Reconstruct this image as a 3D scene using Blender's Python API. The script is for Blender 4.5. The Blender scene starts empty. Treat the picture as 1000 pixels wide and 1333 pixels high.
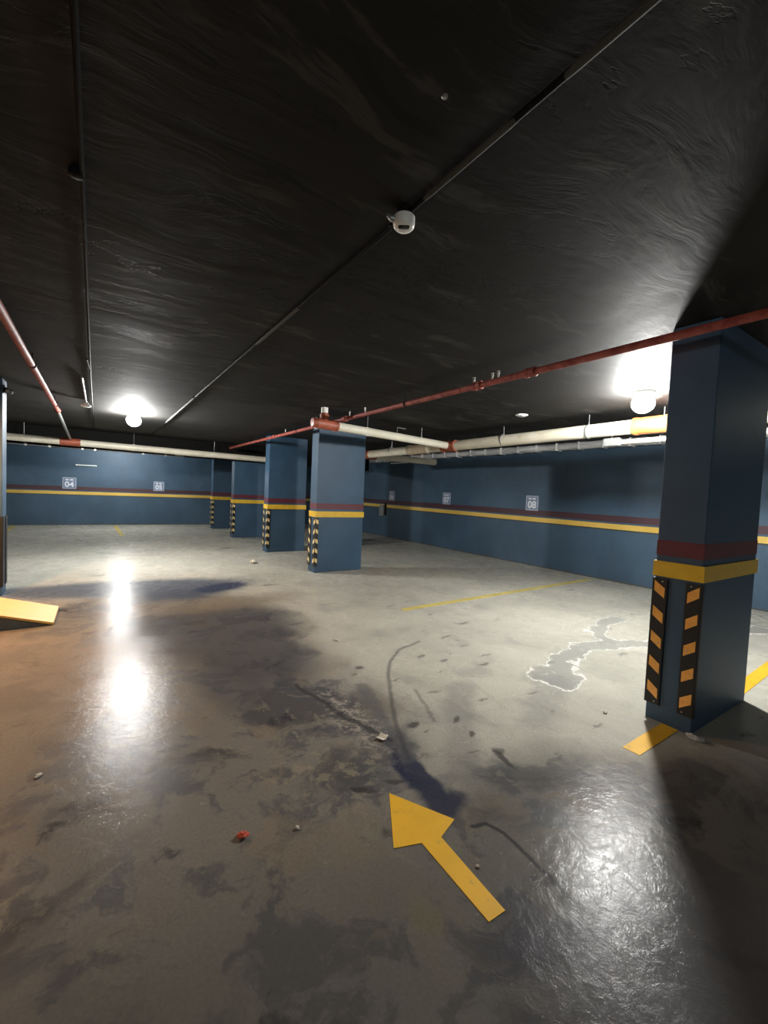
import bpy, bmesh, math, random
from mathutils import Vector, Matrix, noise
random.seed(7)
C = bpy.context.scene.collection
PI = math.pi
CEIL = 2.70

# ------------------------------------------------------------------ materials
class NT:
    def __init__(s, name):
        s.m = bpy.data.materials.new(name); s.m.use_nodes = True
        s.t = s.m.node_tree; s.n = s.t.nodes; s.l = s.t.links
        s.b = s.n['Principled BSDF']
    def new(s, typ, **kw):
        n = s.n.new(typ)
        for k, v in kw.items(): setattr(n, k, v)
        return n
    def put(s, sock, v):
        if isinstance(v, bpy.types.NodeSocket): s.l.new(v, sock)
        elif v is not None:
            if sock.type == 'RGBA' and len(v) == 3: v = (*v, 1)
            sock.default_value = v
    def math(s, op, a, b=None, c=None, clamp=False):
        n = s.new('ShaderNodeMath', operation=op, use_clamp=clamp)
        for i, v in enumerate((a, b, c)):
            if v is not None: s.put(n.inputs[i], v)
        return n.outputs[0]
    def vm(s, op, a, b=None, out=0, scale=None):
        n = s.new('ShaderNodeVectorMath', operation=op)
        s.put(n.inputs[0], a)
        if b is not None: s.put(n.inputs[1], b)
        if scale is not None: s.put(n.inputs['Scale'], scale)
        return n.outputs[out]
    def coord(s): return s.new('ShaderNodeTexCoord').outputs['Object']
    def sep(s, v):
        n = s.new('ShaderNodeSeparateXYZ'); s.put(n.inputs[0], v); return n.outputs
    def mapping(s, v, scale=(1, 1, 1), rot=(0, 0, 0), loc=(0, 0, 0)):
        n = s.new('ShaderNodeMapping'); s.put(n.inputs[0], v)
        n.inputs['Scale'].default_value = scale; n.inputs['Rotation'].default_value = rot; n.inputs['Location'].default_value = loc
        return n.outputs[0]
    def noise(s, v, scale, detail=4, rough=.55, dist=0, color=False):
        n = s.new('ShaderNodeTexNoise'); s.put(n.inputs['Vector'], v)
        n.inputs['Scale'].default_value = scale; n.inputs['Detail'].default_value = detail
        n.inputs['Roughness'].default_value = rough; n.inputs['Distortion'].default_value = dist
        return n.outputs['Color' if color else 'Fac']
    def smooth(s, v, a, b, lo=0., hi=1.):
        n = s.new('ShaderNodeMapRange', interpolation_type='SMOOTHSTEP')
        s.put(n.inputs['Value'], v)
        inv = a > b
        n.inputs['From Min'].default_value = min(a, b); n.inputs['From Max'].default_value = max(a, b)
        n.inputs['To Min'].default_value = hi if inv else lo; n.inputs['To Max'].default_value = lo if inv else hi
        return n.outputs[0]
    def mix(s, f, a, b):
        n = s.new('ShaderNodeMix', data_type='RGBA')
        s.put(n.inputs['Factor'], f); s.put(n.inputs[6], a); s.put(n.inputs[7], b)
        return n.outputs[2]
    def mixf(s, f, a, b):
        n = s.new('ShaderNodeMix', data_type='FLOAT')
        s.put(n.inputs[0], f); s.put(n.inputs[2], a); s.put(n.inputs[3], b)
        return n.outputs[0]
    def bump(s, h, strength=.3, dist=.01, normal=None):
        n = s.new('ShaderNodeBump'); s.put(n.inputs['Height'], h)
        n.inputs['Strength'].default_value = strength; n.inputs['Distance'].default_value = dist
        if normal is not None: s.put(n.inputs['Normal'], normal)
        return n.outputs[0]
    def set(s, **kw):
        for k, v in kw.items(): s.put(s.b.inputs[k.replace('_', ' ')], v)
        return s.m

def plain(name, col, rough=.5, metal=0., var=.15, nscale=9., bump=.1, spec=.5, bscale=60.):
    t = NT(name); co = t.coord()
    n = t.noise(co, nscale, 4, .6)
    d = tuple(c*(1-var) for c in col); e = tuple(min(1, c*(1+var)) for c in col)
    c = t.mix(t.smooth(n, .3, .7), d, e)
    nb = t.noise(co, bscale, 3)
    t.set(Base_Color=c, Roughness=t.mixf(n, rough*.85, min(1, rough*1.15)), Metallic=metal, Normal=t.bump(nb, bump, .004))
    t.b.inputs['Specular IOR Level'].default_value = spec
    return t.m

BLUE = (.050, .092, .142); YEL = (.72, .46, .035); MAR = (.115, .022, .034)

def wall_mat():
    t = NT('painted_blue_wall'); co = t.coord(); z = t.sep(co)[2]
    n = t.noise(co, 1.3, 5, .6); n2 = t.noise(t.mapping(co, (6, 6, .8)), 1.5, 4)
    base = t.mix(t.smooth(n, .35, .68), (.036, .075, .122), (.050, .098, .155))
    base = t.mix(t.math('MULTIPLY', t.smooth(n2, .5, .75), .35), base, (.045, .062, .085))
    wob = t.math('MULTIPLY_ADD', t.noise(co, 3, 2), .008, -.004)
    zz = t.math('ADD', z, wob)
    def band(a, b): return t.math('MULTIPLY', t.smooth(zz, a-.004, a+.004), t.smooth(zz, b+.004, b-.004))
    base = t.mix(band(1.135, 1.26), base, (.060, .026, .034))
    base = t.mix(band(.975, 1.0), base, (.040, .040, .034))
    base = t.mix(band(1.0, 1.10), base, t.mix(t.smooth(n, .3, .7), (.60, .40, .07), (.72, .50, .12)))
    base = t.mix(t.smooth(t.math('ADD', z, t.math('MULTIPLY', n, .03)), .05, .03), base, (.06, .065, .06))
    nb = t.noise(co, 45, 4)
    return t.set(Base_Color=base, Roughness=t.mixf(n, .5, .7), Normal=t.bump(nb, .25, .004))
def pillar_mat():
    t = NT('painted_blue_pillar'); co = t.coord()
    n = t.noise(co, 1.7, 5, .6)
    base = t.mix(t.smooth(n, .35, .68), (.030, .072, .128), (.040, .092, .158))
    base = t.mix(t.math('MULTIPLY', t.smooth(t.noise(co, 9, 5, .7), .6, .78), .3), base, (.10, .13, .15))
    nb = t.noise(co, 50, 4)
    return t.set(Base_Color=base, Roughness=t.mixf(n, .45, .62), Normal=t.bump(nb, .25, .004))

def wn0(t, co): return t.math('MULTIPLY_ADD', t.noise(co, 3.1, 5, .6), .3, -.15)
def ceiling_mat():
    t = NT('black_painted_concrete_ceiling'); co = t.coord(); x, y, z = t.sep(co)
    w = t.vm('ADD', co, t.vm('SCALE', t.vm('SUBTRACT', t.noise(co, .9, 3, color=True), (.5, .5, .5)), scale=.5))
    n = t.noise(w, .55, 5, .6, .6)
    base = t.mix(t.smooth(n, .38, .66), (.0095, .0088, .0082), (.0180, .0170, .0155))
    # bare streaks and scuffs where the formwork boards showed through
    st = t.noise(t.mapping(w, (.9, 4.2, 1), (0, 0, .12)), 1.6, 6, .62, .4)
    base = t.mix(t.math('MULTIPLY', t.smooth(st, .56, .66), .7), base, (.052, .050, .047))
    base = t.mix(t.math('MULTIPLY', t.smooth(st, .43, .38), .8), base, (.007, .007, .007))
    # board joints
    def joint(v, period, off, wd):
        f = t.math('PINGPONG', t.math('ADD', v, off), period/2)
        return t.smooth(f, wd, wd*.25)
    wn = t.math('MULTIPLY_ADD', t.noise(co, 1.1, 4), .05, -.025)
    jy = joint(t.math('ADD', y, wn), 2.4, .15, .030)
    jx = joint(t.math('ADD', x, wn), 1.2, .10, .018)
    cr = t.math('ABSOLUTE', t.math('SUBTRACT', t.noise(t.mapping(w, (.8, 3.0, 1), (0, 0, .25)), .9, 7, .62, .8), .5))
    crack = t.math('MULTIPLY', t.smooth(cr, .011, .003), t.smooth(t.noise(co, .55, 3), .42, .56))
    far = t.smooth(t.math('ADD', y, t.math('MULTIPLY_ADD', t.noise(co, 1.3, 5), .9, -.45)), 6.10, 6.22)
    base = t.mix(t.math('MULTIPLY', far, .6), base, (.030, .029, .027))  # lamp-lit grey put into the ceiling colour beyond the near bays
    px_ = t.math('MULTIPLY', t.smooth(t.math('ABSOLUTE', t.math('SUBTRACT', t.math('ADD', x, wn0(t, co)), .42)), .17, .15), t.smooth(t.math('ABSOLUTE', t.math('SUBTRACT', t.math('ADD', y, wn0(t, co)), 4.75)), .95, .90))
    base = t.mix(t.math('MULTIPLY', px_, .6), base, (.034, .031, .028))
    base = t.mix(t.math('MULTIPLY', crack, .9), base, (.002, .002, .002))
    fine = joint(t.math('ADD', y, t.math('MULTIPLY_ADD', t.noise(co, 2.1, 5), .10, -.05)), .60, .2, .016)
    j = t.math('MAXIMUM', jy, t.math('MULTIPLY', jx, .6))
    j2 = t.math('MAXIMUM', j, t.math('MULTIPLY', fine, t.smooth(t.noise(co, 1.0, 3), .45, .6)))
    base = t.mix(t.math('MULTIPLY', j2, .7), base, (.006, .006, .006))
    h = t.math('ADD', t.math('MULTIPLY', st, .9), t.math('MULTIPLY', t.noise(w, 7, 5, .6), .18))
    h = t.math('SUBTRACT', h, t.math('MULTIPLY', crack, .5))
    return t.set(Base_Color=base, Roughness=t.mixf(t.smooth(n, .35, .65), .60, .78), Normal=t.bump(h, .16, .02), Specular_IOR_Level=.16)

def floor_mat():
    t = NT('worn_epoxy_floor'); co = t.coord(); X, Y, Z = t.sep(co)
    nd = t.vm('SUBTRACT', t.noise(co, 1.6, 5, .6, color=True), (.5, .5, .5))
    nf = t.vm('SUBTRACT', t.noise(co, 7, 5, .65, color=True), (.5, .5, .5))
    def flatten(v): return t.vm('MULTIPLY', v, (1, 1, 0))
    wc = flatten(t.vm('ADD', co, t.vm('SCALE', nd, scale=.55)))
    wf = flatten(t.vm('ADD', t.vm('ADD', co, t.vm('SCALE', nd, scale=.16)), t.vm('SCALE', nf, scale=.09)))
    flat, flatc = wf, wc
    raw = flatten(t.vm('ADD', co, t.vm('SCALE', nf, scale=.035)))
    big = t.noise(wc, .7, 6, .6); mid = t.noise(wc, 2.6, 6, .62, .5); fin = t.noise(wf, 11, 6, .65, .3)
    # clean part: olive grey epoxy
    col = t.mix(t.smooth(big, .35, .65), (.43, .42, .36), (.53, .515, .44))
    col = t.mix(t.math('MULTIPLY', t.smooth(mid, .50, .68), .50), col, (.27, .275, .25))
    col = t.mix(t.math('MULTIPLY', t.smooth(fin, .60, .72), .35), col, (.54, .52, .44))
    # short scuffs lying across the bays
    sc = t.noise(t.mapping(wf, (2.2, 6.5, 1), (0, 0, -.35)), 1.5, 3, .5)
    col = t.mix(t.math('MULTIPLY', t.smooth(sc, .665, .70), .55), col, (.09, .088, .08))
    def blob(c, r, ang=0., soft=.25, src=None):
        v = t.vm('SUBTRACT', flat if src is None else src, (c[0], c[1], 0))
        if ang:
            n = t.new('ShaderNodeVectorRotate', rotation_type='Z_AXIS'); t.put(n.inputs['Vector'], v); n.inputs['Angle'].default_value = -ang; v = n.outputs[0]
        d = t.vm('LENGTH', t.vm('MULTIPLY', v, (1/r[0], 1/r[1], 0)), out=1)
        return t.smooth(d, 1+soft, 1-soft)
    def stroke(pts, w, soft=.5, src=None):
        best = None
        for a, b in zip(pts, pts[1:]):
            ba = (b[0]-a[0], b[1]-a[1], 0); L = ba[0]**2+ba[1]**2
            pa = t.vm('SUBTRACT', flat if src is None else src, (a[0], a[1], 0))
            h = t.math('DIVIDE', t.vm('DOT_PRODUCT', pa, ba, out=1), L, clamp=True)
            q = t.vm('SCALE', ba, scale=h)
            d = t.vm('LENGTH', t.vm('SUBTRACT', pa, q), out=1)
            best = d if best is None else t.math('MINIMUM', best, d)
        return t.smooth(best, w*(1+soft), w*(1-soft)), best
    nw = t.vm('SUBTRACT', t.noise(co, 4.2, 4, .6, color=True), (.5, .5, .5)); wsrc = t.vm('MULTIPLY', t.vm('ADD', wf, t.vm('SCALE', nw, scale=.34)), (1, 1, 0))
    def lay(mask, k, c):
        nonlocal col
        col = t.mix(t.math('MULTIPLY', mask, k), col, c)
    # trodden, oil-stained drive lane in the foreground and to the left
    def mx(*a):
        r = a[0]
        for b in a[1:]: r = t.math('MAXIMUM', r, b)
        return r
    lane = mx(blob((-.3, 3.2), (2.0, 3.3), 0, .18, flatc), blob((1.2, 0.4), (1.9, 1.2), 0, .22, flatc), blob((.6, 5.0), (1.25, 1.6), .2, .25, flatc), blob((2.1, .10), (1.5, .85), -.1, .3, flatc))
    lay(lane, .86, (.165, .155, .140))
    big2 = t.noise(wc, 1.15, 5, .6, .7)
    lay(t.math('MULTIPLY', lane, t.smooth(big2, .50, .62)), .80, (.062, .063, .068))
    lay(t.math('MULTIPLY', lane, t.smooth(big2, .44, .34)), .60, (.245, .215, .170))
    lay(t.math('MULTIPLY', lane, t.smooth(mid, .50, .58)), .70, (.085, .090, .102))
    lay(t.math('MULTIPLY', lane, t.smooth(t.noise(wc, 1.9, 6, .6, 1.0), .55, .62)), .6, (.235, .20, .15))
    lay(t.math('MULTIPLY', lane, t.smooth(t.noise(wf, 5.2, 6, .7, .8), .57, .66)), .6, (.26, .25, .19))
    lay(t.math('MULTIPLY', lane, t.smooth(t.noise(wf, 3.1, 5, .6, .6), .60, .70)), .85, (.030, .033, .042))
    # grey-blue wash beyond the lane
    lay(mx(blob((.3, 6.95), (1.75, .50), -.15, .35), blob((1.15, 6.5), (.85, .45), .3, .35)), .88, (.060, .080, .120))
    lay(blob((1.5, 6.5), (.42, .22), .4, .3), .85, (.030, .042, .085))
    lay(mx(blob((1.0, 4.6), (.95, .9), .2, .35), blob((1.25, 3.7), (.45, .65), -.2, .4)), .72, (.058, .062, .075))
    lay(blob((.85, 3.25), (.22, .5), 0, .4), .6, (.075, .078, .088))
    lay(blob((1.5, 5.6), (.95, .30), .1, .5), .5, (.24, .20, .14))
    # blue paint scrape above the arrow
    lay(mx(blob((1.42, 1.70), (.075, .33), -.10, .3), blob((1.40, 1.47), (.13, .07), 0, .4)), .92, (.020, .027, .065))
    lay(blob((1.50, 1.98), (.10, .12), 0, .4), .6, (.05, .055, .07))
    # greyish drag beyond it
    lay(stroke([(1.47, 1.85), (1.52, 2.2), (1.72, 2.75)], .05)[0], .6, (.11, .112, .118))
    lay(stroke([(1.66, 1.6), (1.98, 1.95), (2.40, 2.35)], .10)[0], .35, (.12, .122, .13))
    # rubble-like scuffed paint
    rub = t.math('MULTIPLY', blob((1.40, 2.40), (.12, .48), -.12, .5), t.smooth(t.noise(wf, 16, 5, .7), .48, .58))
    lay(rub, .8, (.36, .33, .29)); lay(stroke([(1.28, 3.0), (1.36, 2.45), (1.46, 2.05)], .020)[0], .8, (.05, .05, .055))
    lay(t.math('MULTIPLY', blob((1.05, 1.95), (.28, .38), .3, .5), t.smooth(t.noise(wf, 10, 5, .7), .5, .6)), .6, (.30, .27, .20))
    # tyre arcs
    m, d = stroke([(2.74, 3.33), (2.42, 3.24), (2.18, 3.05), (1.98, 2.79), (1.79, 2.47), (1.62, 2.17), (1.47, 1.84)], .015, .8, raw)
    lay(m, .62, (.062, .064, .068)); pass
    lay(stroke([(2.75, 3.05), (2.57, 2.70), (2.52, 2.35), (2.43, 1.95)], .018, .6, raw)[0], .35, (.36, .35, .32))
    lay(stroke([(2.05, 2.50), (1.86, 2.10)], .016, .8)[0], .45, (.07, .07, .075))
    # crack running to the right foreground
    lay(stroke([(1.43, 1.30), (1.50, 1.28), (1.53, 1.20), (1.515, 1.05), (1.50, .90), (1.51, .77), (1.53, .70)], .010, .6, raw)[0], .9, (.030, .031, .036))
    lay(stroke([(1.66, .70), (1.70, .58), (1.76, .46), (1.90, .30)], .020, .8, raw)[0], .85, (.034, .034, .036))
    # dark scuffs
    for c, r, a, k in [((1.96, 1.55), (.022, .095), -.12, .8), ((1.99, 1.63), (.035, .03), 0, .6), ((1.71, 2.13), (.05, .035), .3, .8), ((2.02, 2.02), (.05, .02), .5, .7),
                       ((1.98, 1.85), (.035, .02), .6, .7), ((1.13, 1.77), (.07, .02), -.7, .75), ((1.30, 1.72), (.05, .015), -.3, .7), ((1.87, 3.05), (.04, .03), 0, .7),
                       ((2.62, 2.85), (.06, .02), .2, .6), ((3.1, 3.3), (.09, .02), .1, .6), ((3.6, 3.6), (.1, .025), .05, .6), ((2.5, 3.0), (.05, .02), .3, .6), ((2.9, 2.6), (.07, .02), .1, .6),
                       ((7.03, 11.3), (.30, .16), 0, .9), ((2.2, 6.4), (.12, .04), 0, .6), ((-.0, 8.0), (.12, .05), 0, .6), ((2.6, 10.6), (.2, .08), 0, .5)]:
        lay(blob(c, r, a, .45), k, (.042, .041, .043))
    # brown-yellow worn paint near the bottom of the lane
    lay(blob((1.44, .72), (.06, .16), -.1, .5), .6, (.20, .16, .085))
    lay(blob((.98, 1.10), (.05, .08), 0, .5), .55, (.26, .23, .12))
    lay(blob((1.02, 1.50), (.045, .045), 0, .35, raw), .7, (.25, .235, .18))
    lay(blob((1.22, .82), (.10, .06), .3, .5), .6, (.020, .026, .062))
    lay(blob((1.55, .55), (.10, .05), .3, .5), .5, (.045, .043, .065))
    lay(blob((-.75, 3.9), (1.05, 1.35), 0, .35, flatc), .55, (.38, .31, .235))  # beige lightening that paints the orange lamp's pool of light into the floor
    lay(blob((.55, .55), (2.3, .95), 0, .45, flatc), .50, (.070, .069, .068))  # dimmer light towards the viewer, put into the floor colour
    lay(mx(blob((1.75, .42), (.75, .42), -.35, .4), blob((2.3, -.1), (1.3, .7), 0, .3)), .80, (.085, .086, .092))  # darker grey over the lower right foreground
    lay(t.math('MULTIPLY', blob((1.30, .78), (.30, .22), 0, .5), t.smooth(mid, .48, .58)), .7, (.05, .05, .058))
    # white salt outlines: a leak trail beside the right pillar
    wet = mx(blob((3.25, 2.10), (.22, .18), .3, .25, wsrc), stroke([(3.2, 2.05), (3.65, 2.32), (4.2, 2.42), (4.7, 2.25), (5.3, 2.0), (6.1, 2.0)], .10, .35, wsrc)[0],
             stroke([(4.55, 2.30), (4.75, 2.6), (5.15, 2.80), (5.60, 2.85)], .08, .35, wsrc)[0], stroke([(5.2, 1.62), (5.6, 1.75), (6.3, 1.95), (6.9, 1.7)], .13, .4, wsrc)[0])
    lay(stroke([(2.45, 1.72), (2.72, 1.86), (3.15, 2.06)], .11, .6, wsrc)[0], .45, (.25, .25, .24))
    lay(wet, .70, (.25, .255, .24))
    rim = t.math('MULTIPLY', t.smooth(wet, .10, .25), t.smooth(wet, .55, .35))
    lay(t.math('MULTIPLY', rim, t.smooth(t.noise(co, 5, 3), .30, .5)), .95, (.86, .85, .80))
    lay(t.math('MULTIPLY', wet, t.smooth(t.noise(wf, 15, 4, .7), .58, .66)), .45, (.66, .65, .60))
    lay(stroke([(2.98, 1.75), (2.99, 1.55), (3.10, 1.42), (3.20, 1.36)], .014, .8, raw)[0], .7, (.45, .44, .40))
    # pale worn spots in the lane, in front of the pillar
    dust = t.smooth(t.noise(wf, 26, 3, .6), .70, .76); lay(dust, .45, (.45, .43, .38))
    grime = t.smooth(t.noise(co, 70, 3, .6), .35, .65); col = t.mix(t.math('MULTIPLY', grime, .18), col, (.07, .068, .06))
    # the glaze: glossier on the bare lane, mottled
    rg = t.mixf(t.smooth(mid, .35, .65), .19, .27)
    rg = t.mixf(lane, t.math('ADD', rg, .05), rg)
    rg = t.mixf(wet, rg, .55)
    h = t.math('ADD', t.math('MULTIPLY', t.noise(wf, 20, 6, .7, .6), .75), t.math('MULTIPLY', t.noise(wc, 4, 4, .6), .9))
    m2 = t.math('MULTIPLY', t.noise(co, 55, 4, .6), .10)
    t.set(Base_Color=col, Roughness=rg, Normal=t.bump(t.math('ADD', h, m2), .18, .012))
    t.b.inputs['Specular IOR Level'].default_value = .10
    return t.m

def marking_mat(name, col, wear=.5):
    t = NT(name); co = t.coord()
    n = t.noise(co, 14, 6, .7); n2 = t.noise(co, 3, 4)
    c = t.mix(t.smooth(n2, .3, .7), tuple(v*.82 for v in col), col)
    c = t.mix(t.math('MULTIPLY', t.smooth(n, .58, .70), wear), c, (.20, .17, .10))
    return t.set(Base_Color=c, Roughness=t.mixf(n, .42, .6), Normal=t.bump(n, .2, .004), Specular_IOR_Level=.25)

def emit(name, col, strength):
    t = NT(name); t.set(Base_Color=(.8, .8, .8), Emission_Color=col, Emission_Strength=strength); return t.m

def foil_mat():
    t = NT('crinkled_silver_foil'); co = t.coord()
    v = t.new('ShaderNodeTexVoronoi'); t.put(v.inputs['Vector'], t.mapping(co, (1, .6, 1))); v.inputs['Scale'].default_value = 22
    n = t.noise(co, 30, 4)
    h = t.math('ADD', v.outputs['Distance'], n)
    return t.set(Base_Color=t.mix(n, (.60, .61, .62), (.86, .87, .88)), Metallic=.35, Roughness=.38, Normal=t.bump(h, .7, .01))
def rust_mat():
    t = NT('weathered_red_pipe_paint'); co = t.coord(); n = t.noise(co, 12, 5, .65)
    c = t.mix(t.smooth(n, .35, .6), (.20, .035, .028), (.34, .085, .065))
    c = t.mix(t.math('MULTIPLY', t.smooth(t.noise(co, 5, 5, .6), .58, .68), .5), c, (.38, .22, .19))
    return t.set(Base_Color=c, Roughness=.6, Specular_IOR_Level=.3, Normal=t.bump(n, .2, .003))
def pvc_mat():
    t = NT('cream_plastic_pipe'); co = t.coord(); n = t.noise(co, 2.2, 5, .6)
    c = t.mix(t.smooth(n, .3, .7), (.62, .58, .46), (.74, .70, .58))
    c = t.mix(t.math('MULTIPLY', t.smooth(t.noise(co, 7, 5, .7), .60, .72), .35), c, (.40, .33, .22))
    return t.set(Base_Color=c, Roughness=.38, Normal=t.bump(n, .1, .003))
def ramp_mat():
    t = NT('yellow_painted_ramp'); co = t.coord()
    n = t.noise(t.mapping(co, (1.5, 14, 1)), 2, 5, .6)
    return t.set(Base_Color=t.mix(n, (.68, .36, .06), (.84, .50, .11)), Roughness=.5, Normal=t.bump(n, .2, .004))

M = dict(floor=floor_mat(), ceil=ceiling_mat(), wall=wall_mat(), pillar=pillar_mat(),
    yellow=plain('yellow_band_paint', YEL, .42, var=.08), maroon=plain('maroon_band_paint', MAR, .5, var=.12),
    rubber=plain('black_rubber', (.008, .008, .009), .55, bump=.2), orange=plain('orange_reflective_film', (1.0, .46, .10), .30, var=.12, nscale=30, bump=.25),
    paleyel=plain('pale_yellow_reflective_film', (.78, .62, .28), .32, var=.12), screw=plain('zinc_screw', (.5, .5, .5), .3, .9),
    red=rust_mat(), pvc=pvc_mat(), coupling=plain('brick_red_coupling', (.34, .085, .045), .45, var=.2), orangecoup=plain('orange_coupling', (.62, .20, .05), .42, var=.15),
    foil=foil_mat(), black=plain('black_painted_metal', (.007, .007, .007), .7, spec=.1), scrape=plain('scraped_grey_paint', (.075, .075, .07), .7, spec=.1), grey=plain('galvanised_grey', (.30, .31, .31), .42, .6), brasswhite=plain('chromed_sprinkler_metal', (.80, .78, .72), .25, .5),
    white=plain('white_plastic', (.88, .88, .83), .4, var=.03), lens=plain('dark_lens', (.010, .009, .008), .15), tube=plain('frosted_tube', (.72, .80, .80), .3, var=.03),
    signb=plain('blue_grey_sign_face', (.16, .21, .32), .4, var=.06), signf=plain('grey_sign_border', (.42, .46, .54), .45), signw=plain('white_sign_print', (.72, .76, .82), .45, var=.04),
    mark=marking_mat('yellow_road_paint', (.86, .49, .03), .40), mark2=marking_mat('faded_yellow_road_paint', (.58, .47, .13), .7),
    ramp=ramp_mat(), rampside=plain('grey_ramp_side', (.10, .10, .09), .6), paper=plain('soiled_paper', (.66, .62, .52), .6), redpaper=plain('red_wrapper_film', (.62, .10, .05), .35),
    plastic=plain('clear_plastic_film', (.55, .56, .56), .2), beam=plain('black_painted_beam', (.006, .006, .0055), .7, bump=.4, bscale=14, spec=.08), brown=plain('soiled_pipe_wrap', (.42, .34, .24), .55))

# ------------------------------------------------------------------ geometry helpers
def tag(o, label=None, cat=None, group=None, kind=None):
    if label: o['label'] = label
    if cat: o['category'] = cat
    if group: o['group'] = group
    if kind: o['kind'] = kind
    return o
def thing(name, label, cat, loc=(0, 0, 0), group=None, rotz=0):
    o = bpy.data.objects.new(name, None); C.objects.link(o); o.location = loc; o.rotation_euler = (0, 0, rotz)
    o.empty_display_size = .1
    return tag(o, label, cat, group)
def obj(name, bm, mat, parent=None, smooth=False, loc=(0, 0, 0)):
    bmesh.ops.recalc_face_normals(bm, faces=bm.faces)
    me = bpy.data.meshes.new(name); bm.to_mesh(me); bm.free(); me.materials.append(mat)
    if smooth:
        for p in me.polygons: p.use_smooth = True
        me.set_sharp_from_angle(angle=math.radians(38))
    o = bpy.data.objects.new(name, me); C.objects.link(o); o.location = loc
    if parent: o.parent = parent
    return o
def B(): return bmesh.new()
def box(bm, a, b, bevel=0., rot=None, seg=2):
    r = bmesh.ops.create_cube(bm, size=1); vs = r['verts']
    c = [(a[i]+b[i])/2 for i in range(3)]; s = [abs(b[i]-a[i]) for i in range(3)]
    for v in vs: v.co = Vector((v.co.x*s[0], v.co.y*s[1], v.co.z*s[2]))
    if bevel:
        es = list({e for v in vs for e in v.link_edges})
        r = bmesh.ops.bevel(bm, geom=es, offset=bevel, segments=seg, affect='EDGES', profile=.5); vs = list({v for f in r['faces'] for v in f.verts} | {v for v in vs if v.is_valid})
    for v in vs:
        if rot: v.co = rot @ v.co
        v.co += Vector(c)
    return bm
def tube(bm, pts, r, n=16, caps=True):
    """swept round tube through pts; r is a number or one radius per point"""
    pts = [Vector(p) for p in pts]; rs = r if isinstance(r, (list, tuple)) else [r]*len(pts)
    rings = []; up = None
    for i, p in enumerate(pts):
        a = pts[max(0, i-1)]; b = pts[min(len(pts)-1, i+1)]
        d = (b-a)
        if d.length < 1e-7: d = pts[-1]-pts[0]
        d.normalize()
        if up is None: up = Vector((0, 0, 1)) if abs(d.z) < .9 else Vector((1, 0, 0))
        u = d.cross(up).normalized(); w = u.cross(d).normalized(); up = w
        rings.append([bm.verts.new(p+(u*math.cos(2*PI*k/n)+w*math.sin(2*PI*k/n))*rs[i]) for k in range(n)])
    for A, Bq in zip(rings, rings[1:]):
        for k in range(n): bm.faces.new((A[k], A[(k+1) % n], Bq[(k+1) % n], Bq[k]))
    if caps: bm.faces.new(rings[0]); bm.faces.new(rings[-1])
    return bm
def lathe(bm, prof, c=(0, 0, 0), n=32, axis='Z'):
    rings = []
    for r, z in prof:
        ring = []
        for k in range(n):
            a = 2*PI*k/n; p = Vector((r*math.cos(a), r*math.sin(a), z))
            if axis == 'X': p = Vector((p.z, p.x, p.y))
            if axis == 'Y': p = Vector((p.x, p.z, p.y))
            ring.append(bm.verts.new(p+Vector(c)))
        rings.append(ring)
    for A, Bq in zip(rings, rings[1:]):
        for k in range(n): bm.faces.new((A[k], A[(k+1) % n], Bq[(k+1) % n], Bq[k]))
    bm.faces.new(rings[0]); bm.faces.new(rings[-1])
    return bm
def prism(bm, poly, h, z0=0.):
    a = [bm.verts.new((x, y, z0)) for x, y in poly]; b = [bm.verts.new((x, y, z0+h)) for x, y in poly]
    bm.faces.new(a); bm.faces.new(b)
    for i in range(len(a)): j = (i+1) % len(a); bm.faces.new((a[i], a[j], b[j], b[i]))
    return bm
def bend(p0, corner, p1, r, k=7):
    """points of a rounded corner"""
    p0, c, p1 = map(Vector, (p0, corner, p1)); a = (p0-c).normalized(); b = (p1-c).normalized()
    s, e = c+a*r, c+b*r
    return [s.lerp(c, t).lerp(c.lerp(e, t), t) for t in [i/k for i in range(k+1)]]

# ------------------------------------------------------------------ the setting
XR, XL, YB, YF = 8.17, -9.0, 17.2, -7.0
def slab(name, a, b, mat): return tag(obj(name, box(B(), a, b), mat), kind='structure')
slab('floor', (XL-.2, YF-.2, -.2), (XR+.2, YB+.2, 0), M['floor'])
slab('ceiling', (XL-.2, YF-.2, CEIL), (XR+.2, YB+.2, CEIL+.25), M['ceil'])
slab('wall_back', (XL-.2, YB, 0), (XR+.2, YB+.2, CEIL), M['wall'])
slab('wall_right', (XR, YF, 0), (XR+.2, YB, CEIL), M['wall'])
slab('wall_left', (XL-.2, YF, 0), (XL, YB, CEIL), M['wall'])
slab('wall_front', (XL-.2, YF-.2, 0), (XR+.2, YF, CEIL), M['wall'])
slab('trim_1', (XL, 12.70, 2.24), (7.80, 12.98, CEIL), M['beam'])          # the black drop beam above the third pillar

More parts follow.
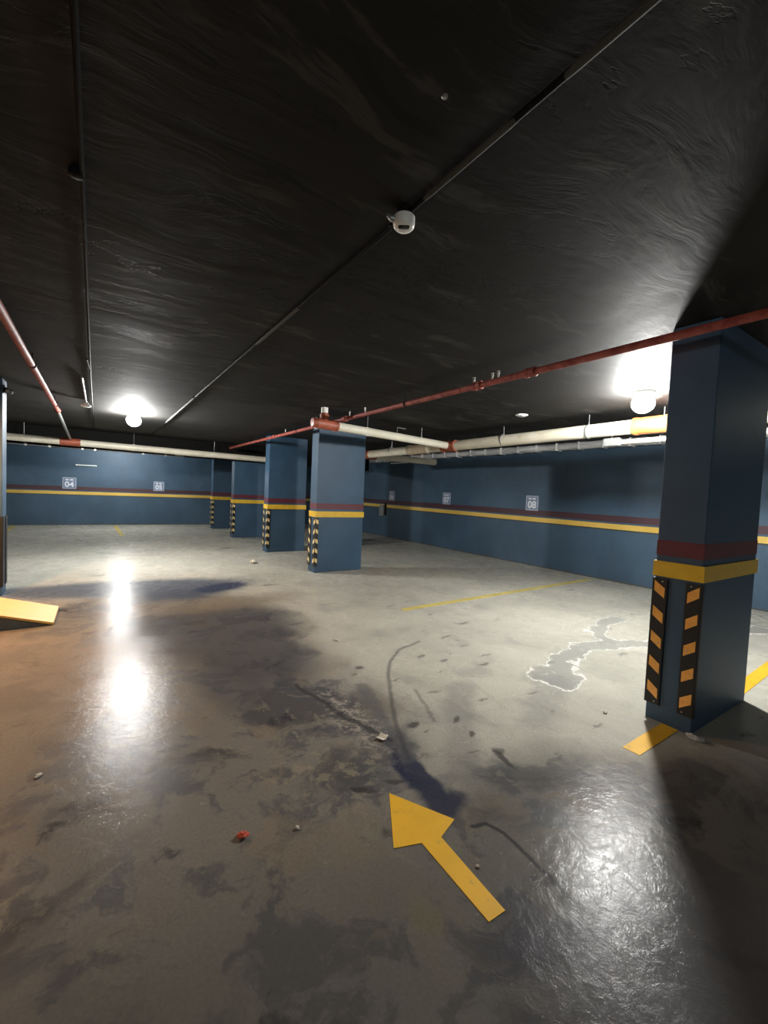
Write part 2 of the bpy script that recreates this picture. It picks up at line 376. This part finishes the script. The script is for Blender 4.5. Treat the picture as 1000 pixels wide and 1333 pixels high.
# ------------------------------------------------------------------ pillars
def make_pillar(x0, y0, label, side=-1, film='orange', w=.98, wy=.052, bands=True, d=.28, full_beam=False):
    """w along X, d along Y; side = -1: corner guards on the -X face, +1: on the +X face"""
    t = thing('pillar', label, 'pillar', (x0, y0, 0), 'blue painted garage pillars')
    top = CEIL if not full_beam else 2.24
    obj('shaft', box(B(), (0, 0, 0), (w, d, top), .006), M['pillar'], t)
    def ring(z0, z1, e):
        bm = B(); o = [(-e, -e), (w+e, -e), (w+e, d+e), (-e, d+e)]; i = [(.001, .001), (w-.001, .001), (w-.001, d-.001), (.001, d-.001)]
        vo0 = [bm.verts.new((*p, z0)) for p in o]; vo1 = [bm.verts.new((*p, z1)) for p in o]
        vi0 = [bm.verts.new((*p, z0)) for p in i]; vi1 = [bm.verts.new((*p, z1)) for p in i]
        for k in range(4):
            j = (k+1) % 4
            for q in ((vo0[k], vo0[j], vo1[j], vo1[k]), (vi0[k], vi1[k], vi1[j], vi0[j]), (vo0[k], vi0[k], vi0[j], vo0[j]), (vo1[k], vo1[j], vi1[j], vi1[k])): bm.faces.new(q)
        return bm
    if bands: obj('yellow_band', ring(1.01, 1.115, .012), M['yellow'], t)
    if bands: obj('maroon_band', ring(1.155, 1.26, .0015), M['maroon'], t)
    cx = 0 if side < 0 else w
    sx = -1 if side < 0 else 1      # outward along X
    for cy, sy in ((0, -1), (d, 1)):
        wx, th, za, zb = .088, .011, .115, .995       # wx: width of the wing on the narrow (X) face
        bm = B(); e = .001
        poly = [(cx-sx*wy, cy+sy*e), (cx+sx*e, cy+sy*e), (cx+sx*e, cy-sy*wx), (cx+sx*th, cy-sy*(wx-.004)), (cx+sx*th, cy+sy*th*.6), (cx+sx*th*.6, cy+sy*th), (cx-sx*(wy-.004), cy+sy*th)]
        prism(bm, poly, zb-za, za)
        g = obj('corner_guard', bm, M['rubber'], t)
        n = 5; pitch = (zb-za)/n; hh = .070; rise = .048
        for k in range(n if film else 0):
            z = za+pitch*(k+.5)+.012
            bm = B()
            # wing on the X face: parallelogram rising towards the corner
            y_in, y_out = cy-sy*(wx-.016), cy-sy*.006
            for (ya, yb) in ((y_in, y_out),):
                xs = (cx+sx*(th-.002), cx+sx*(th+.0022))
                q = [(ya, z-hh/2-rise/2), (yb, z-hh/2+rise/2), (yb, z+hh/2+rise/2), (ya, z+hh/2-rise/2)]
                a = [bm.verts.new((xs[0], yy, zz)) for yy, zz in q]; b = [bm.verts.new((xs[1], yy, zz)) for yy, zz in q]
                bm.faces.new(a); bm.faces.new(b)
                for i in range(4): bm.faces.new((a[i], a[(i+1) % 4], b[(i+1) % 4], b[i]))
            if wy < .03: obj('reflective_chevron', bm, M[film], g); continue
            ys = (cy+sy*(th-.002), cy+sy*(th+.0022)); xa, xb = cx-sx*(wy-.008), cx+sx*.004; r2 = rise*.6
            q = [(xa, z-hh/2+rise/2-r2), (xb, z-hh/2+rise/2), (xb, z+hh/2+rise/2), (xa, z+hh/2+rise/2-r2)]
            a = [bm.verts.new((xx, ys[0], zz)) for xx, zz in q]; b = [bm.verts.new((xx, ys[1], zz)) for xx, zz in q]
            bm.faces.new(a); bm.faces.new(b)
            for i in range(4): bm.faces.new((a[i], a[(i+1) % 4], b[(i+1) % 4], b[i]))
            obj('reflective_chevron', bm, M[film], g)
        for z in (za+.02, (za+zb)/2-.012, zb-.02):
            bm = B(); lathe(bm, [(.0055, 0), (.0055, .002), (.003, .004)], (0, 0, 0), 10, 'X')
            for v in bm.verts: v.co.x *= sx; v.co += Vector((cx+sx*th, cy-sy*wx*.62, z))
            obj('screw', bm, M['screw'], g)
    return t
PX = 3.24
make_pillar(PX, 1.115, 'nearest blue pillar at the right, wide yellow band and orange striped corner guards', film='orange', wy=.022)
make_pillar(PX, 7.02, 'blue pillar in mid room behind the white branch pipe, pale yellow chevrons on black guards', film='paleyel')
make_pillar(PX, 9.66, 'blue pillar directly behind the mid-room pillar, second of the receding row', film='paleyel', w=.93)
make_pillar(PX, 12.70, 'blue pillar third in the receding row, carrying the black drop beam', film='paleyel', w=.98, full_beam=True)
make_pillar(PX, 15.45, 'smallest and farthest blue pillar, close to the back wall', film='paleyel')
lp = make_pillar(-1.98, 7.02, 'unbanded blue pillar cut by the left edge of the photo, behind the yellow ramp', side=1, film=None, bands=False)

# ------------------------------------------------------------------ painted floor markings
def marking(name, polys, mat, label, cat, group=None, h=.0025):
    bm = B()
    for p in polys: prism(bm, p, h, 0.0)
    o = obj(name, bm, mat); return tag(o, label, cat, group)
marking('direction_arrow', [[(1.223, 1.667), (1.052, 1.384), (1.172, 1.345), (1.163, .955), (1.246, .953), (1.266, 1.326), (1.388, 1.372)]], M['mark'],
        'yellow arrow painted on the dark floor, pointing to the far end', 'arrow')
def qline(a, b, w):
    a, b = Vector(a), Vector(b); d = (b-a).normalized(); n = Vector((-d.y, d.x))*w/2
    return [tuple(a-n), tuple(b-n), tuple(b+n), tuple(a+n)]
G = 'yellow parking bay lines'
marking('bay_line', [qline((3.28, 4.36), (7.9, 4.56), .10)], M['mark2'], 'long pale yellow bay line running right across the empty floor to the right wall', 'line', G)
marking('bay_line', [qline((2.70, 1.225), (3.235, 1.235), .10)], M['mark'], 'short yellow line stub on the floor left of the nearest pillar', 'line', G)
marking('bay_line', [qline((4.23, 1.20), (8.0, 1.36), .10)], M['mark'], 'yellow bay line on the floor right of the nearest pillar', 'line', G)
marking('bay_line', [qline((.545, 13.6), (.45, 16.95), .10)], M['mark2'], 'faint yellow bay line near the back wall between signs 04 and 05', 'line', G)
marking('bay_line', [qline((-2.06, 13.6), (-2.15, 16.95), .10)], M['mark2'], 'faint yellow bay line at the far left corner by the back wall', 'line', G)

# ------------------------------------------------------------------ yellow wedge ramp at the left edge
rt = thing('wedge_ramp', 'yellow painted wedge ramp with dark side at the left edge on the floor', 'ramp', (-.385, 5.43, 0))
def ramp():
    L, D, H = .42, .66, .135; x1 = -1.35
    bm = B(); prof = [(0, .004), (0, 0), (x1, 0), (x1, H*3.1), (-.95, H*2.25), (0, .022)]
    a = [bm.verts.new((x, 0, z)) for x, z in prof]; b = [bm.verts.new((x, D, z)) for x, z in prof]
    bm.faces.new(a); bm.faces.new(b)
    for i in range(len(a)): j = (i+1) % len(a); bm.faces.new((a[i], a[j], b[j], b[i]))
    return bm
obj('ramp_body', ramp(), M['rampside'], rt)
bm = B()
prof = [(.012, .004), (-.95, .135*2.25+.001), (-.95, .135*2.25+.014), (.012, .028)]
a = [bm.verts.new((x, -.012, z)) for x, z in prof]; b = [bm.verts.new((x, .672, z)) for x, z in prof]
bm.faces.new(a); bm.faces.new(b)
for i in range(4): j = (i+1) % 4; bm.faces.new((a[i], a[j], b[j], b[i]))
obj('ramp_plate', bm, M['ramp'], rt)

# ------------------------------------------------------------------ red fire pipes
def sprinkler(parent, p, up=True, long=.05):
    s = 1 if up else -1; x, y, z = p
    g = obj('sprinkler_head', lathe(B(), [(.008, 0), (.008, s*long*.5), (.013, s*long*.52), (.013, s*long*.68), (.006, s*long*.72), (.006, s*long*.95), (.016, s*long*.97), (.016, s*long)], (x, y, z), 14), M['brasswhite'], parent, True)
    return g
def hanger(parent, p, r, top=CEIL, mat='grey'):
    x, y, z = p
    h = obj('pipe_hanger', lathe(B(), [(r+.003, -.012), (r+.006, -.012), (r+.006, .012), (r+.003, .012)], (x, y, z), 20, 'Y'), M[mat], parent, True)
    obj('hanger_rod', tube(B(), [(0, 0, r+.003), (0, 0, top-z)], .005, 8), M[mat], h, True, (x, y, z))
fp = thing('fire_pipe', 'long thin red sprinkler pipe under the ceiling crossing the two near pillars on the right', 'pipe', (2.985, 0, 2.57), 'red sprinkler pipes')
obj('pipe_run', tube(B(), [(0, y, -.01-.0012*max(0, y)) for y in (-6.5, 0, 2.8, 6, 9, 12.2)], .028, 18), M['red'], fp, True)
for y in (2.35, 2.95, 5.6, 8.6):
    obj('pipe_coupling', lathe(B(), [(.034, -.055), (.040, -.05), (.040, -.02), (.036, -.015), (.036, .015), (.040, .02), (.040, .05), (.034, .055)], (0, y, -.013), 20, 'Y'), M['red'], fp, True)
for y in (2.77, 2.70, 3.0, 5.03, 5.46, 8.0): sprinkler(fp, (0, y, .018 if y != 2.77 else .012), True, .055)
for y in (-2.5, 4.1, 7.4, 10.2): hanger(fp, (0, y, -.013), .028, .13, 'black')
fl = thing('fire_pipe', 'thin red sprinkler pipe at the left running to the white back pipe', 'pipe', (-.555, 0, 2.58), 'red sprinkler pipes')
obj('pipe_run', tube(B(), [(0, -3, .01), (0, 3.8, .01), (-.01, 8.6, 0)], .030, 18), M['red'], fl, True)
obj('pipe_end', tube(B(), [(-.01, 8.58, 0), (-.015, 12.22, -.16)], .024, 16), M['grey'], fl, True)
obj('pipe_coupling', lathe(B(), [(.034, -.05), (.040, -.045), (.040, .045), (.034, .05)], (-.01, 8.6, 0), 20, 'Y'), M['red'], fl, True)
for y in (2.2, 5.4, 8.0): hanger(fl, (0, y, .008), .030, .12, 'black')

# ------------------------------------------------------------------ cream drain pipes
def sleeve(parent, a, b, r, mat='coupling', name='coupling'):
    """collared fitting between two points"""
    a, b = Vector(a), Vector(b); d = (b-a); L = d.length; d.normalize()
    ts = [0, .03, .03, .12, .12, .88, .88, .97, .97, 1]; rs = [r*.98, r*1.02, r*1.16, r*1.16, r*1.09, r*1.09, r*1.16, r*1.16, r*1.02, r*.98]
    return obj(name, tube(B(), [a+d*L*t for t in ts], rs, 24), M[mat], parent, True)
# along the right side
X0, ZP = 5.63, 2.455
dp = thing('drain_pipe', 'thick cream drain pipe running along the right side under the ceiling', 'pipe', (X0, 0, ZP), 'cream drain pipes')
obj('pipe_run', tube(B(), [(0, -6.5, .06), (0, 3.0, .02), (0, 6.0, .0), (0, 9.15, -.01)], .092, 28), M['pvc'], dp, True)
sleeve(dp, (0, 6.02, 0), (0, 6.42, 0), .094)
sleeve(dp, (0, 2.36, .022), (0, 2.80, .022), .096, 'orangecoup')
sleeve(dp, (0, 6.85, 0), (0, 7.55, -.003), .0925, 'brown', 'taped_joint')
sleeve(dp, (0, 1.30, .03), (0, 1.62, .03), .098, 'pvc', 'pipe_socket')
el = [(0, 9.13, -.01)] + bend((0, 9.1, -.01), (0, 9.42, -.01), (.35, 9.42, -.01), .20) + [(.34, 9.42, -.01)]
obj('elbow', tube(B(), el, [.102]*len(el), 24), M['coupling'], dp, True)
obj('pipe_tail', tube(B(), [(.33, 9.42, -.01), (2.36, 9.42, -.02)], .085, 24), M['pvc'], dp, True)
for y in (1.1, 3.4, 4.9, 8.2): hanger(dp, (0, y, .015), .093, CEIL-ZP)
# branch from the riser by the mid-room pillar
A = Vector((2.66, 5.72, 2.462)); T = Vector((5.56, 6.225, 2.462)); dirb = (T-A).normalized()
br = thing('branch_pipe', 'cream branch pipe with red elbow crossing from the mid-room pillar to the drain pipe', 'pipe', tuple(A), 'cream drain pipes')
q = dirb
obj('pipe_run', tube(B(), [q*.24, (T-A)-q*.0], .066, 24), M['pvc'], br, True)
sleeve(br, -q*.10, q*.30, .069)
obj('riser_fitting', tube(B(), [q*.06+Vector((0, 0, z)) for z in (.02, .09, .09, .14, .14, .16)], [.058, .058, .066, .066, .052, .052], 22), M['coupling'], br, True)
obj('riser_pipe', tube(B(), [q*.06+Vector((0, 0, z)) for z in (.15, CEIL-2.462)], .050, 22), M['white'], br, True)
obj('end_cap', lathe(B(), [(.03, -.03), (.062, -.025), (.068, .0), (.068, .05), (.05, .055)], tuple(-q*.12), 22, 'X'), M['coupling'], br, True)
obj('clamp_arm', tube(B(), [(1.55, .27, .07), (1.55, .27, .16), (1.75, .30, .16)], .008, 8), M['grey'], br, True)
for s in (.9, 2.2): hanger(br, tuple(q*s), .066, CEIL-2.462)
# in front of the back beam
bp = thing('drain_pipe', 'cream drain pipe crossing the far left in front of the black beam', 'pipe', (-2, 12.35, 2.367), 'cream drain pipes')
def bz(x): return -.0085*(x)
obj('pipe_run', tube(B(), [(x, 0, bz(x)) for x in (-6.8, 0, 3, 6.1)], .078, 24), M['pvc'], bp, True)
sleeve(bp, (1.23, 0, bz(1.23)), (1.62, 0, bz(1.6)), .080)
for x in (-1.0, .6, 2.7, 4.6): hanger(bp, (x, 0, bz(x)), .079, CEIL-2.367)

# small conduit beneath the drain pipe near the first pillar
sm = thing('conduit_pipe', 'slim grey conduit tucked under the thick cream pipe beside the nearest pillar', 'pipe', (5.74, 0, 2.30))
obj('pipe_run', tube(B(), [(0, -6, .01), (0, 3.05, .01)], .030, 16), M['pvc'], sm, True)
for y in (.6, 2.5): hanger(sm, (0, y, .01), .031, CEIL-2.30)
obj('pipe_bracket', box(B(), (-.05, 3.0, -.04), (.05, 3.22, .07), .012), M['grey'], sm)
obj('bracket_strap', tube(B(), [(-.04, 3.1, .05), (-.05, 3.1, .20), (0, 3.1, .26), (.05, 3.1, .20), (.04, 3.1, .05)], .010, 8), M['grey'], sm, True)

# silver foil insulated duct in the corner of right wall and ceiling
du = thing('insulated_duct', 'silver foil wrapped duct hugging the top of the right wall', 'duct', (8.165, 0, 2.625))
bm = B(); ny = 260; prof = 10; rings = []
for i in range(ny+1):
    y = -4+17.3*i/ny; ring = []
    for k in range(prof):
        a = PI*1.5*k/(prof-1)+PI/2-PI*.25
        rr = .075+.010*noise.noise(Vector((y*4, k*.9, 3)))+(.008 if i % 9 == 0 else 0)
        ring.append(bm.verts.new((min(-.001, -.10+rr*math.cos(a)*1.25), y, max(-.09, min(.074, rr*math.sin(a))))))
    rings.append(ring)
for A_, B_ in zip(rings, rings[1:]):
    for k in range(prof): j = (k+1) % prof; bm.faces.new((A_[k], A_[j], B_[j], B_[k]))
bm.faces.new(rings[0]); bm.faces.new(rings[-1])
obj('foil_wrap', bm, M['foil'], du, True)
for k in range(24):
    y = 1.0+k*.5
    obj('foil_band', box(B(), (-.205, y, -.085), (-.002, y+.03, .073), .01), M['white'] if k % 3 == 0 else M['foil'], du)

# ------------------------------------------------------------------ conduits on the ceiling
cc = thing('ceiling_conduit', 'black conduit with pale scraped lengths running diagonally across the ceiling past the camera', 'conduit', (1.068, 0, CEIL))
obj('conduit_run', tube(B(), [(0, y, -.016) for y in (-3, 12.3)], .011, 12), M['black'], cc, True)
for a, b in ((-.4, .78), (.95, 1.40), (2.7, 3.6), (6.4, 9.4)):
    bm = tube(B(), [(0, a, -.0175), (0, a+.03, -.0175), (0, b-.03, -.0175), (0, b, -.0175)], [.0105, .0118 if a < 5 else .0150, .0118 if a < 5 else .0150, .0105], 12)
    obj('scraped_length', bm, M['scrape'], cc, True)
for y in (1.62, 6.35): obj('junction_box', lathe(B(), [(.018, 0), (.020, -.004), (.020, -.024), (.018, -.026)], (0, y, 0), 20), M['black'], cc, True)
c2 = thing('ceiling_conduit', 'thin black conduit on the ceiling at far left, leading to the small white spotlight', 'conduit', (-.07, 0, CEIL))
obj('conduit_run', tube(B(), [(.02, -3, -.014), (0, 2.1, -.014), (-.03, 6.1, -.014), (-.05, 12.3, -.014)], .009, 12), M['black'], c2, True)
obj('junction_box', lathe(B(), [(.022, 0), (.025, -.004), (.025, -.024), (.02, -.027)], (-.02, 2.12, 0), 22), M['black'], c2, True)
obj('scraped_length', tube(B(), [(-.05, 5.2, -.015), (-.032, 5.6, -.015)], .0105, 12), M['scrape'], c2, True)
sp = thing('ceiling_spotlight', 'small white spotlight hanging from a pale conduit left of the far lamp', 'spotlight', (-.185, 8.0, CEIL))
obj('feed_conduit', tube(B(), [(.0, -1.85, -.014), (0, -.05, -.014), (0, 0, -.03)], .013, 12), M['grey'], sp, True)
obj('housing', lathe(B(), [(.02, -.02), (.03, -.025), (.045, -.05), (.068, -.07), (.070, -.085), (.06, -.09)], (0, 0, 0), 24), M['white'], sp, True)
obj('glass', lathe(B(), [(.055, -.088), (.040, -.098), (.01, -.102)], (0, 0, 0), 24), M['tube'], sp, True)

# dome camera on the ceiling
cam = thing('dome_camera', 'round white surveillance camera with dark oval lens window on the black ceiling', 'camera', (1.062, 1.530, CEIL))
def cam_body():
    bm = B(); return lathe(bm, [(.042, -.028), (.0455, -.032), (.046, -.060), (.043, -.071), (.036, -.078), (.020, -.082), (.004, -.083)], n=40)
obj('housing', cam_body(), M['white'], cam, True)
def lens():
    bm = B(); n = 28; base = []; 
    ux = Vector((.83, -.556, 0)); out = Vector((-.556, -.83, 0)); nrm = (out*.25+Vector((0, 0, -1))).normalized(); vv = ux.cross(nrm).normalized()
    c = Vector((0, 0, 0))+out*.018+Vector((0, 0, -.0785))
    def ringpts(s, off):
        r = []
        for k in range(n):
            a = 2*PI*k/n; ca, sa = math.cos(a), math.sin(a)
            px = .024*s*math.copysign(abs(ca)**.6, ca); py = .0105*s*math.copysign(abs(sa)**.6, sa)
            r.append(bm.verts.new(c+ux*px+vv*py+nrm*off))
        return r
    R = [ringpts(1, -.010), ringpts(1, .004), ringpts(.9, .0055), ringpts(.4, .0065)]
    for A_, B_ in zip(R, R[1:]):
        for k in range(n): j = (k+1) % n; bm.faces.new((A_[k], A_[j], B_[j], B_[k]))
    bm.faces.new(R[0]); bm.faces.new(R[-1]); return bm
obj('lens_window', lens(), M['lens'], cam, True)
obj('cable_gland', tube(B(), [(-.035, .010, -.050), (-.056, .016, -.046), (-.062, .03, -.030)], [.013, .013, .009], 12), M['grey'], cam, True)
obj('mount_plate', lathe(B(), [(.036, 0), (.036, -.030)], n=32), M['black'], cam, True)
obj_ = thing('smoke_detector', 'flat pale smoke detector disc on the ceiling above the right bays', 'detector', (5.01, 4.05, CEIL))
obj('base_plate', lathe(B(), [(.085, 0), (.088, -.006), (.080, -.012)], n=32), M['white'], obj_, True)
obj('sensor_cap', lathe(B(), [(.055, -.010), (.052, -.026), (.03, -.034), (.01, -.035)], n=32), M['grey'], obj_, True)
pc = thing('pillar_camera', 'small dark camera fixed high on the pillar at the left edge', 'camera', (-.995, 7.06, 2.56))
obj('bracket', box(B(), (0, -.02, -.03), (.04, .03, .03), .006), M['black'], pc)
obj('camera_body', tube(B(), [(.05, .10, .0), (.05, -.07, -.02)], .034, 18), M['black'], pc, True)
obj('lens_glass', tube(B(), [(.05, -.068, -.02), (.05, -.075, -.021)], .026, 18), M['grey'], pc, True)
tag(obj('ceiling_screw', lathe(B(), [(.010, 0), (.010, -.004), (.005, -.008)], (.85, 1.04, CEIL), 12), M['grey'], None, True), 'tiny pale screw head alone on the black ceiling above the camera', 'screw')

# ------------------------------------------------------------------ lamps
def lamp(loc, label, col, strength, r=.10, name='ceiling_lamp'):
    t = thing(name, label, 'lamp', (loc[0], loc[1], CEIL), 'round globe ceiling lamps')
    h = CEIL-loc[2]
    obj('lamp_base', lathe(B(), [(.055, 0), (.06, -.006), (.04, -.02), (.012, -.03), (.012, -(h-r*.85))] if h > .2 else [(.105, 0), (.112, -.006), (.110, -.028), (.06, -(h-r*.8))], n=32), M['white'], t, True)
    bm = B(); bmesh.ops.create_uvsphere(bm, u_segments=28, v_segments=16, radius=r)
    for v in bm.verts: v.co.z = v.co.z*.92-h
    obj('bulb', bm, emit('lit_globe_'+str(round(strength)), col, strength), t, True)
    return t
WH = (1.0, .995, .965)
lamp((.49, 8.75, 2.575), 'glaring globe lamp on the ceiling at the left, in front of the black beam', WH, 1080, .110)
lamp((4.83, 2.32, 2.575), 'glaring globe lamp on the ceiling beside the nearest pillar', WH, 1120, .110)
lamp((.60, 15.6, 2.575), 'globe lamp hidden behind the beam near the back wall', WH, 800, .085)
lamp((-.4, -3.6, 2.575), 'globe lamp behind the viewpoint', WH, 430, .085)
wl = lamp((-1.55, 5.6, 2.2), 'orange lamp hanging left of the frame under an added shade that blocks side light', (1.0, .55, .25), 1700, .075)
obj('added_light_shade', lathe(B(), [(.02, -.36), (.06, -.37), (.13, -.42), (.165, -.50), (.17, -.525), (.162, -.525), (.155, -.50), (.12, -.425), (.05, -.378), (.02, -.375)], n=32), M['black'], wl, True)  # unseen dome, added to keep the orange light off the nearest pillar

# unlit tube fittings
def tube_light(loc, L, axis, label):
    t = thing('tube_light', label, 'tube light', loc, 'slim white tube lights')
    d = Vector((1, 0, 0)) if axis == 'X' else Vector((0, 1, 0)); n = Vector((0, -1, 0)) if axis == 'X' else Vector((-1, 0, 0))
    a = -d*L/2; b = d*L/2
    bm = B(); s = (L/2, .012, .022) if axis == 'X' else (.012, L/2, .022)
    box(bm, (-s[0], -s[1], -s[2]), s, .004); obj('batten', bm, M['white'], t)
    obj('tube', tube(B(), [a*.96+n*.028, b*.96+n*.028], .016, 14), M['tube'], t, True)
    for e in (a*.97, b*.97):
        obj('end_holder', box(B(), tuple(e+n*.026-Vector((.014, .014, .022))), tuple(e+n*.026+Vector((.014, .014, .022))), .003), M['white'], t)
tube_light((-.364, 17.187, 1.965), .56, 'X', 'short white tube light on the back wall above sign 04')
tube_light((2.15, 12.687, 2.285), .95, 'X', 'white tube light on the black beam left of the far pillars')
tube_light((8.158, 11.4, 2.50), .9, 'Y', 'white tube light on the right wall near its far end below the foil duct')
bc = thing('wall_conduit', 'thin silver conduit with bright clips along the bottom of the black beam', 'conduit', (0, 12.69, 2.235))
obj('conduit_run', tube(B(), [(-5, 0, .012), (1.9, 0, -.0)], .009, 10), M['grey'], bc, True)
for x in (-1.41, -.98, -.35, -.1, .93, 1.45): obj('conduit_clip', box(B(), (x-.025, -.022, -.018), (x+.025, .0, .03), .005), M['brasswhite'], bc)

# ------------------------------------------------------------------ wall signs with bay numbers
def text_mesh(txt, size):
    cu = bpy.data.curves.new('t', 'FONT'); cu.body = txt; cu.size = size; cu.align_x = 'CENTER'; cu.align_y = 'CENTER'; cu.extrude = .0015; cu.offset = size*.022
    o = bpy.data.objects.new('t', cu); C.objects.link(o)
    dg = bpy.context.evaluated_depsgraph_get(); me = bpy.data.meshes.new_from_object(o.evaluated_get(dg))
    bpy.data.objects.remove(o); return me
def sign(num, loc, wall, label, s=.36):
    t = thing('parking_sign', label, 'sign', loc, 'bay number signs')
    if wall == 'right': t.rotation_euler = (0, 0, -PI/2)     # faces -X
    # local frame: x to the reader's right, -y towards the reader
    obj('sign_plate', box(B(), (-s/2, -.008, -s/2), (s/2, 0, s/2), .003), M['signb'], t)
    bm = B(); e = s/2-.006; w = .018
    for a, b in (((-e, -.0105, e-w), (e, -.007, e)), ((-e, -.0105, -e), (e, -.007, -e+w)), ((-e, -.0105, -e), (-e+w, -.007, e)), ((e-w, -.0105, -e), (e, -.007, e))): box(bm, a, b)
    obj('border', bm, M['signf'], t)
    me = text_mesh(num, s*.66); me.materials.append(M['signw'])
    o = bpy.data.objects.new('bay_number', me); C.objects.link(o); o.parent = t; o.location = (0, -.0095, -s*.13); o.rotation_euler = (PI/2, 0, 0)
    bm = B(); box(bm, (-s*.28, -.0105, s*.24), (-s*.05, -.007, s*.34), .002); box(bm, (s*.03, -.0105, s*.24), (s*.28, -.007, s*.34), .002)
    obj('header_mark', bm, M['signw'], t)
sign('04', (-.81, YB-.002, 1.365), 'back', 'blue sign numbered 04 on the back wall below the short tube light', .37)
sign('05', (1.77, YB-.002, 1.375), 'back', 'blue sign numbered 05 on the back wall, left of the far pillars', .34)
sign('06', (XR-.002, 11.75, 1.41), 'right', 'blue sign numbered 06 on the right wall beside the mid-room pillar', .33)
sign('07', (XR-.002, 9.04, 1.415), 'right', 'blue sign numbered 07 on the right wall, between 06 and 08', .33)
sign('08', (XR-.002, 6.17, 1.415), 'right', 'blue sign numbered 08 on the right wall, nearest of the wall signs', .34)
eb = thing('electrical_box', 'narrow grey box interrupting the yellow stripe far along the right wall', 'electrical box', (XR-.002, 12.25, .70))
obj('box_body', box(B(), (-.10, -.11, 0), (0, .11, .38), .006), M['grey'], eb)
obj('box_door', box(B(), (-.108, -.10, .015), (-.099, .10, .365), .003), M['grey'], eb)
obj('cable_trunking', box(B(), (-.04, -.20, .05), (0, -.125, .46), .004), M['black'], eb)

# ------------------------------------------------------------------ litter
def crumple(name, loc, size, mat, label, cat, seed, flat=.4, group=None):
    bm = B(); bmesh.ops.create_icosphere(bm, subdivisions=3, radius=1)
    lo = 9
    for v in bm.verts:
        n = v.co.normalized(); k = 1+.45*noise.noise(n*2.3+Vector((seed, seed*.7, 0)))+.25*noise.noise(n*6+Vector((0, seed, 1)))
        v.co = Vector((n.x*size[0]*k, n.y*size[1]*k, n.z*flat*size[1]*k)); lo = min(lo, v.co.z)
    for v in bm.verts: v.co.z -= lo
    o = obj(name, bm, mat, None, False, (loc[0], loc[1], .0)); o.rotation_euler = (0, 0, seed*1.3)
    return tag(o, label, cat, group)
crumple('crumpled_wrapper', (.527, 1.765), (.024, .017), M['redpaper'], 'crumpled red wrapper lying on the dark floor left of the arrow', 'wrapper', 2.1, .5)
def paper(name, loc, w, d, mat, label, rot, curl=.012):
    bm = B(); n = 6; g = [[bm.verts.new(((i/n-.5)*w, (j/n-.5)*d, .002+curl*abs(i/n-.5)*1.6+.004*noise.noise(Vector((i*.8, j*.8, loc[0]))) )) for j in range(n+1)] for i in range(n+1)]
    for i in range(n):
        for j in range(n): bm.faces.new((g[i][j], g[i+1][j], g[i+1][j+1], g[i][j+1]))
    lo = min(v.co.z for v in bm.verts)
    r = bmesh.ops.extrude_face_region(bm, geom=bm.faces[:]); 
    for v in [e for e in r['geom'] if isinstance(e, bmesh.types.BMVert)]: v.co.z += .0015
    for v in bm.verts: v.co.z -= lo-.0005
    o = obj(name, bm, mat, None, False, (loc[0], loc[1], 0)); o.rotation_euler = (0, 0, rot); return tag(o, label, 'paper')
paper('paper_scrap', (1.455, 2.085), .062, .055, M['paper'], 'small square white paper scrap on the floor above the arrow tip', .5)
crumple('plastic_cup', (3.205, 1.085), (.042, .020), M['plastic'], 'crushed clear plastic by the foot of the nearest pillar', 'plastic', 1.2, .7)
crumple('plastic_cup', (3.225, 1.045), (.024, .012), M['plastic'], 'smaller bit of clear plastic in front of the crushed one by the nearest pillar', 'plastic', 2.6, .8)
crumple('white_rag', (2.54, 8.36), (.10, .06), M['paper'], 'crumpled white rag on the floor left of the pillar row', 'rag', 3.3, .5)
crumple('paper_ball', (-.24, 2.66), (.018, .011), M['paper'], 'white paper bit on the brownish floor at the left foreground', 'paper', .6, .5)
crumple('white_pebble', (1.295, 1.135), (.008, .006), M['paper'], 'tiny white crumb on the floor just right of the arrow shaft', 'pebble', 4.0, .7)
crumple('white_pebble', (2.80, 2.93), (.014, .010), M['paper'], 'tiny white crumb in the empty floor right of the tyre arc', 'pebble', 5.0, .6)
crumple('white_pebble', (1.99, 3.72), (.018, .012), M['paper'], 'tiny white crumb on the floor at the top of the tyre arc', 'pebble', 6.1, .6)
crumple('white_pebble', (3.02, 1.56), (.016, .012), M['paper'], 'tiny white crumb on the floor just left of the nearest pillar', 'pebble', 7.3, .6)
crumple('white_pebble', (.745, 1.69), (.009, .008), M['paper'], 'tiny pale crumb on the floor between red wrapper and arrow', 'pebble', 8.3, .7)

# ------------------------------------------------------------------ camera, world, view
cd = bpy.data.cameras.new('camera'); co_ = bpy.data.objects.new('camera', cd); C.objects.link(co_)
rvec = Vector((.831, -.554, .044)); uvec = Vector((-.012, .062, .998)); fvec = Vector((.556, .830, -.045))
fvec.normalize(); rvec = (rvec-fvec*rvec.dot(fvec)).normalized(); uvec = rvec.cross(fvec)
m = Matrix((rvec, uvec, -fvec)).transposed().to_4x4(); m.translation = Vector((0, 0, 1.5)); co_.matrix_world = m
cd.sensor_fit = 'VERTICAL'; cd.sensor_height = 24; cd.lens = 554.654/1333*24; cd.clip_start = .02; cd.clip_end = 100
bpy.context.scene.camera = co_
w = bpy.data.worlds.new('world'); bpy.context.scene.world = w; w.use_nodes = True
w.node_tree.nodes['Background'].inputs[0].default_value = (.01, .01, .01, 1)
vs = bpy.context.scene.view_settings
vs.view_transform = 'Standard'; vs.look = 'None'; vs.gamma = 1; vs.exposure = 0; vs.use_curve_mapping = False
